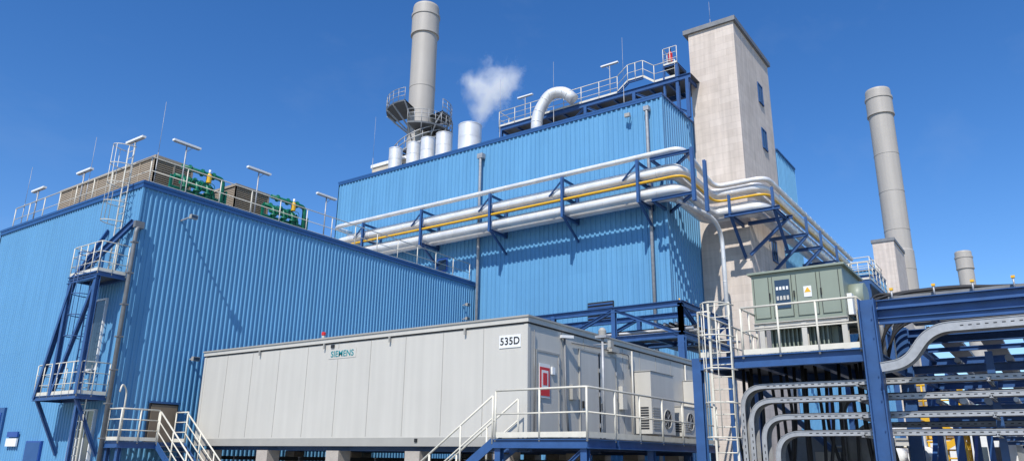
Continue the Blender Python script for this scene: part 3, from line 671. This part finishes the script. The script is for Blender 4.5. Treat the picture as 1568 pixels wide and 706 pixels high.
# ------------------------------------------------------------------ background unit
D=empty('background_boiler_house')
q=MB(); q.box(72.05,95,11.6,21,0,18,'blued'); corr_x(q,72,11.5,21,0,18.2,'blue',.3,.05); corr_y(q,11.5,72,95,0,18.2,'blue',.3,.05); q.box(71.9,95,11.4,11.8,18.2,18.3,'blued'); q.box(71.9,72.3,11.8,21,18.2,18.3,'blued')
q.build('walls',D)
q=MB(); rail(q,[(72.2,21,18.3),(72.2,11.7,18.3),(80,11.7,18.3)],1.2,'rail',.04,1.5,False,2); 
for k in range(6): q.ib((70.5,12+k*1.6,17.2),(72,12+k*1.6,17.2),.2,.2,'steel')
q.ib((70.5,11,17.3),(70.5,21,17.3),.3,.2,'steel'); rail(q,[(70.5,21,17.5),(70.5,11,17.5)],1.2,'rail',.04,1.5,False,2)
q.ib((70.5,11,10),(70.5,11,17.3),.3,.3,'steel',V); q.ib((70.5,14,10),(70.5,14,17.3),.3,.3,'steel',V); q.ib((70.5,11,12),(70.5,14,17),.2,.2,'steel')
for z in (15.6,14.6,13.4):
    F=fil([(71,21,z),(71,12,z),(73,10.6,z),(95,10.6,z)],1,6); q.sweep(F,.28,'alu',12)
q.build('gallery',D)
q=MB(); q.box(78,84,10.3,12.2,0,22.2,'conc'); q.box(77.9,84.1,10.2,12.3,22.2,22.5,'galvd'); q.build('concrete_lift_tower')
q=MB(); deck(q,50,56,8.2,11.6,12.6,'steel',.3); rail(q,[(56,8.2,12.6),(50,8.2,12.6),(50,11.6,12.6)],1.1,'rail',.03,1.2,True,2)
for y in (8.4,11.4): q.ib((50.1,y,0),(50.1,y,12.4),.3,.3,'steel',V); q.ib((55.9,y,0),(55.9,y,12.4),.3,.3,'steel',V)
for z in (10,7.5): q.ib((50.1,8.4,z),(50.1,11.4,z),.25,.2,'steel'); q.ib((50.1,8.4,z),(55.9,8.4,z),.25,.2,'steel')
q.ib((50.1,8.4,10),(55.9,8.4,12.4),.18,.16,'steel'); q.ib((50.1,11.4,10),(50.1,8.4,12.4),.18,.16,'steel')
q.build('steel_gallery')
q=MB(); q.lathe(62,-4.5,[(5.2,0),(5.2,8.6),(0,9.4)],'galv',48); rail(q,[(62+5.1*math.cos(t*.26),-4.5+5.1*math.sin(t*.26),8.6) for t in range(8,18)],1.1,'galv',.03,1.4,False); q.build('storage_tank')
q=MB(); q.box(60,75,2.5,7.5,0,4.5,'white'); q.box(59.9,75.1,2.4,7.6,4.5,4.7,'galv')
for k in range(4): q.box(59.93,59.99,3+k*1.1,3.7+k*1.1,1.6,2.8,'glass')
q.build('white_site_building')
q=MB(); q.box(80,100,-6,2,0,9,'creamT'); q.box(79.9,100,-6.1,2.1,9,9.3,'galvd')
for k in range(5): 
    for z in (2,4.4,6.8): q.box(79.93,79.99,-5.4+k*1.5,-4.5+k*1.5,z,z+1.2,'glass')
q.build('site_office_building')
q=MB(); q.box(50,54,7,11,0,3.0,'cream'); q.box(49.9,54.1,6.9,11.1,3,3.1,'creamT'); q.box(49.95,49.99,8,8.9,0,2.1,'glass'); q.build('site_cabin')
q=MB()
for k in range(3):
    z=1.6+k*1.2; q.box(38,40,3.4,5.4,z-.08,z,'yellow'); rail(q,[(38,5.4,z),(38,3.4,z),(40,3.4,z)],1.0,'yellow',.045,.7,True,2)
for (x,y) in ((38,3.4),(38,5.4),(40,3.4)): q.beam((x,y,0),(x,y,5.0),.14,.14,'yellow')
q.beam((37.8,5.4,1.6),(37.8,3.4,2.8),.06,.25,'yellow'); q.beam((37.8,3.4,2.8),(37.8,5.4,4.0),.06,.25,'yellow')
q.build('yellow_access_stair')
# pump skid with white and grey equipment beyond the trays
q=MB()
q.box(29,33,3.6,6.6,0,.3,'pier')
for k in range(3):
    yy=4.0+k*1.0
    q.sweep([(29.6,yy,1.9),(32.4,yy,1.9)],.38,'white',20); q.sweep([(29.4,yy,1.9),(29.6,yy,1.9)],.3,'galv',16)
    q.ib((30,yy,.3),(30,yy,1.6),.16,.14,'galvd',V); q.ib((32,yy,.3),(32,yy,1.6),.16,.14,'galvd',V)
    q.sweep(fil([(31,yy,2.2),(31,yy,2.9),(31,yy-.6,2.95),(31,yy-.6,.3)],.2,4),.08,'alu',10)
q.build('pump_skid')
# ------------------------------------------------------------------ steam
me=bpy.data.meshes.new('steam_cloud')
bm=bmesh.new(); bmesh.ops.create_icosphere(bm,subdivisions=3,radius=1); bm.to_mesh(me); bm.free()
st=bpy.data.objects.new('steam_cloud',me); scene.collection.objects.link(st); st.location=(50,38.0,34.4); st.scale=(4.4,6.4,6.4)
m=bpy.data.materials.new('steam'); m.use_nodes=True; nt=m.node_tree; N=nt.nodes; Lk=nt.links; N.clear()
o=N.new('ShaderNodeOutputMaterial'); v=N.new('ShaderNodeVolumePrincipled'); v.inputs['Color'].default_value=(1,1,1,1); v.inputs['Anisotropy'].default_value=-.3
tc=N.new('ShaderNodeTexCoord'); n=N.new('ShaderNodeTexNoise'); n.inputs['Scale'].default_value=2.0; n.inputs['Detail'].default_value=8; n.inputs['Roughness'].default_value=.66; Lk.new(tc.outputs['Object'],n.inputs['Vector'])
ln=N.new('ShaderNodeVectorMath'); ln.operation='LENGTH'; Lk.new(tc.outputs['Object'],ln.inputs[0])
mr=N.new('ShaderNodeMapRange'); mr.inputs[1].default_value=.0; mr.inputs[2].default_value=1; mr.inputs[3].default_value=.21; mr.inputs[4].default_value=-.34; Lk.new(ln.outputs['Value'],mr.inputs[0])
ad=N.new('ShaderNodeMath'); ad.operation='ADD'; Lk.new(n.outputs['Fac'],ad.inputs[0]); Lk.new(mr.outputs[0],ad.inputs[1])
m2=N.new('ShaderNodeMapRange'); m2.inputs[1].default_value=.48; m2.inputs[2].default_value=.82; m2.inputs[3].default_value=0; m2.inputs[4].default_value=.8; Lk.new(ad.outputs[0],m2.inputs[0])
Lk.new(m2.outputs[0],v.inputs['Density'])
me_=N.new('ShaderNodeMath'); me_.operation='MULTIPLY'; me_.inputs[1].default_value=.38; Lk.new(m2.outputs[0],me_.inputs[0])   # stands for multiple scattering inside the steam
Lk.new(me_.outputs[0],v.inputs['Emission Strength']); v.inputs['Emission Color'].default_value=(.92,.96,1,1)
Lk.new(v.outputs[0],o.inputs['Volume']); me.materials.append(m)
# ------------------------------------------------------------------ light
S=Vector((-1,-.28,1.2)).normalized()
el=math.asin(S.z); rot=math.atan2(S.x,S.y)
w=bpy.data.worlds.new('World'); scene.world=w; w.use_nodes=True; nt=w.node_tree
sk=nt.nodes.new('ShaderNodeTexSky'); sk.sky_type='NISHITA'; sk.sun_disc=False; sk.sun_elevation=el; sk.sun_rotation=rot%(2*math.pi); sk.air_density=1.0; sk.dust_density=0.1; sk.ozone_density=4.0; sk.altitude=100
hs=nt.nodes.new('ShaderNodeHueSaturation'); hs.inputs['Hue'].default_value=.508; hs.inputs['Saturation'].default_value=1.27; hs.inputs['Value'].default_value=1.36
nt.links.new(sk.outputs[0],hs.inputs['Color'])
tc=nt.nodes.new('ShaderNodeTexCoord'); mp=nt.nodes.new('ShaderNodeMapping'); mp.inputs['Scale'].default_value=(1.2,3.5,5); mp.inputs['Rotation'].default_value=(.3,.2,.5)
nt.links.new(tc.outputs['Generated'],mp.inputs[0]); cn=nt.nodes.new('ShaderNodeTexNoise'); cn.inputs['Scale'].default_value=1.6; cn.inputs['Detail'].default_value=7; cn.inputs['Roughness'].default_value=.58; nt.links.new(mp.outputs[0],cn.inputs['Vector'])
cr=nt.nodes.new('ShaderNodeMapRange'); cr.inputs[1].default_value=.55; cr.inputs[2].default_value=.85; cr.inputs[3].default_value=0; cr.inputs[4].default_value=.08; nt.links.new(cn.outputs['Fac'],cr.inputs[0])
cm=nt.nodes.new('ShaderNodeMix'); cm.data_type='RGBA'; cm.inputs[7].default_value=(5.5,6.2,7,1); nt.links.new(cr.outputs[0],cm.inputs[0]); nt.links.new(hs.outputs[0],cm.inputs[6])
bg=nt.nodes['Background']; bg.inputs['Strength'].default_value=.12; nt.links.new(cm.outputs[2],bg.inputs[0])
sd=bpy.data.lights.new('sun','SUN'); sd.energy=5.0; sd.angle=math.radians(.5); sd.color=(1,.965,.90)
so=bpy.data.objects.new('sun',sd); scene.collection.objects.link(so); so.rotation_euler=S.to_track_quat('Z','Y').to_euler()
# ------------------------------------------------------------------ camera
h,t_,r_=math.radians(35.344),math.radians(16.788),math.radians(.75)
F=Vector((math.cos(h)*math.cos(t_),math.sin(h)*math.cos(t_),math.sin(t_))); R=Vector((math.sin(h),-math.cos(h),0)); U=R.cross(F)
R2=R*math.cos(r_)+U*math.sin(r_); U2=-R*math.sin(r_)+U*math.cos(r_)
cd=bpy.data.cameras.new('camera'); cd.sensor_width=36; cd.lens=26.5; cd.clip_end=3000; cd.clip_start=.1
co=bpy.data.objects.new('camera',cd); scene.collection.objects.link(co)
mt=Matrix((( R2.x,U2.x,-F.x,0),(R2.y,U2.y,-F.y,0),(R2.z,U2.z,-F.z,1.7),(0,0,0,1))); co.matrix_world=mt
scene.camera=co
scene.view_settings.view_transform='Standard'; scene.view_settings.look='None'; scene.view_settings.exposure=0
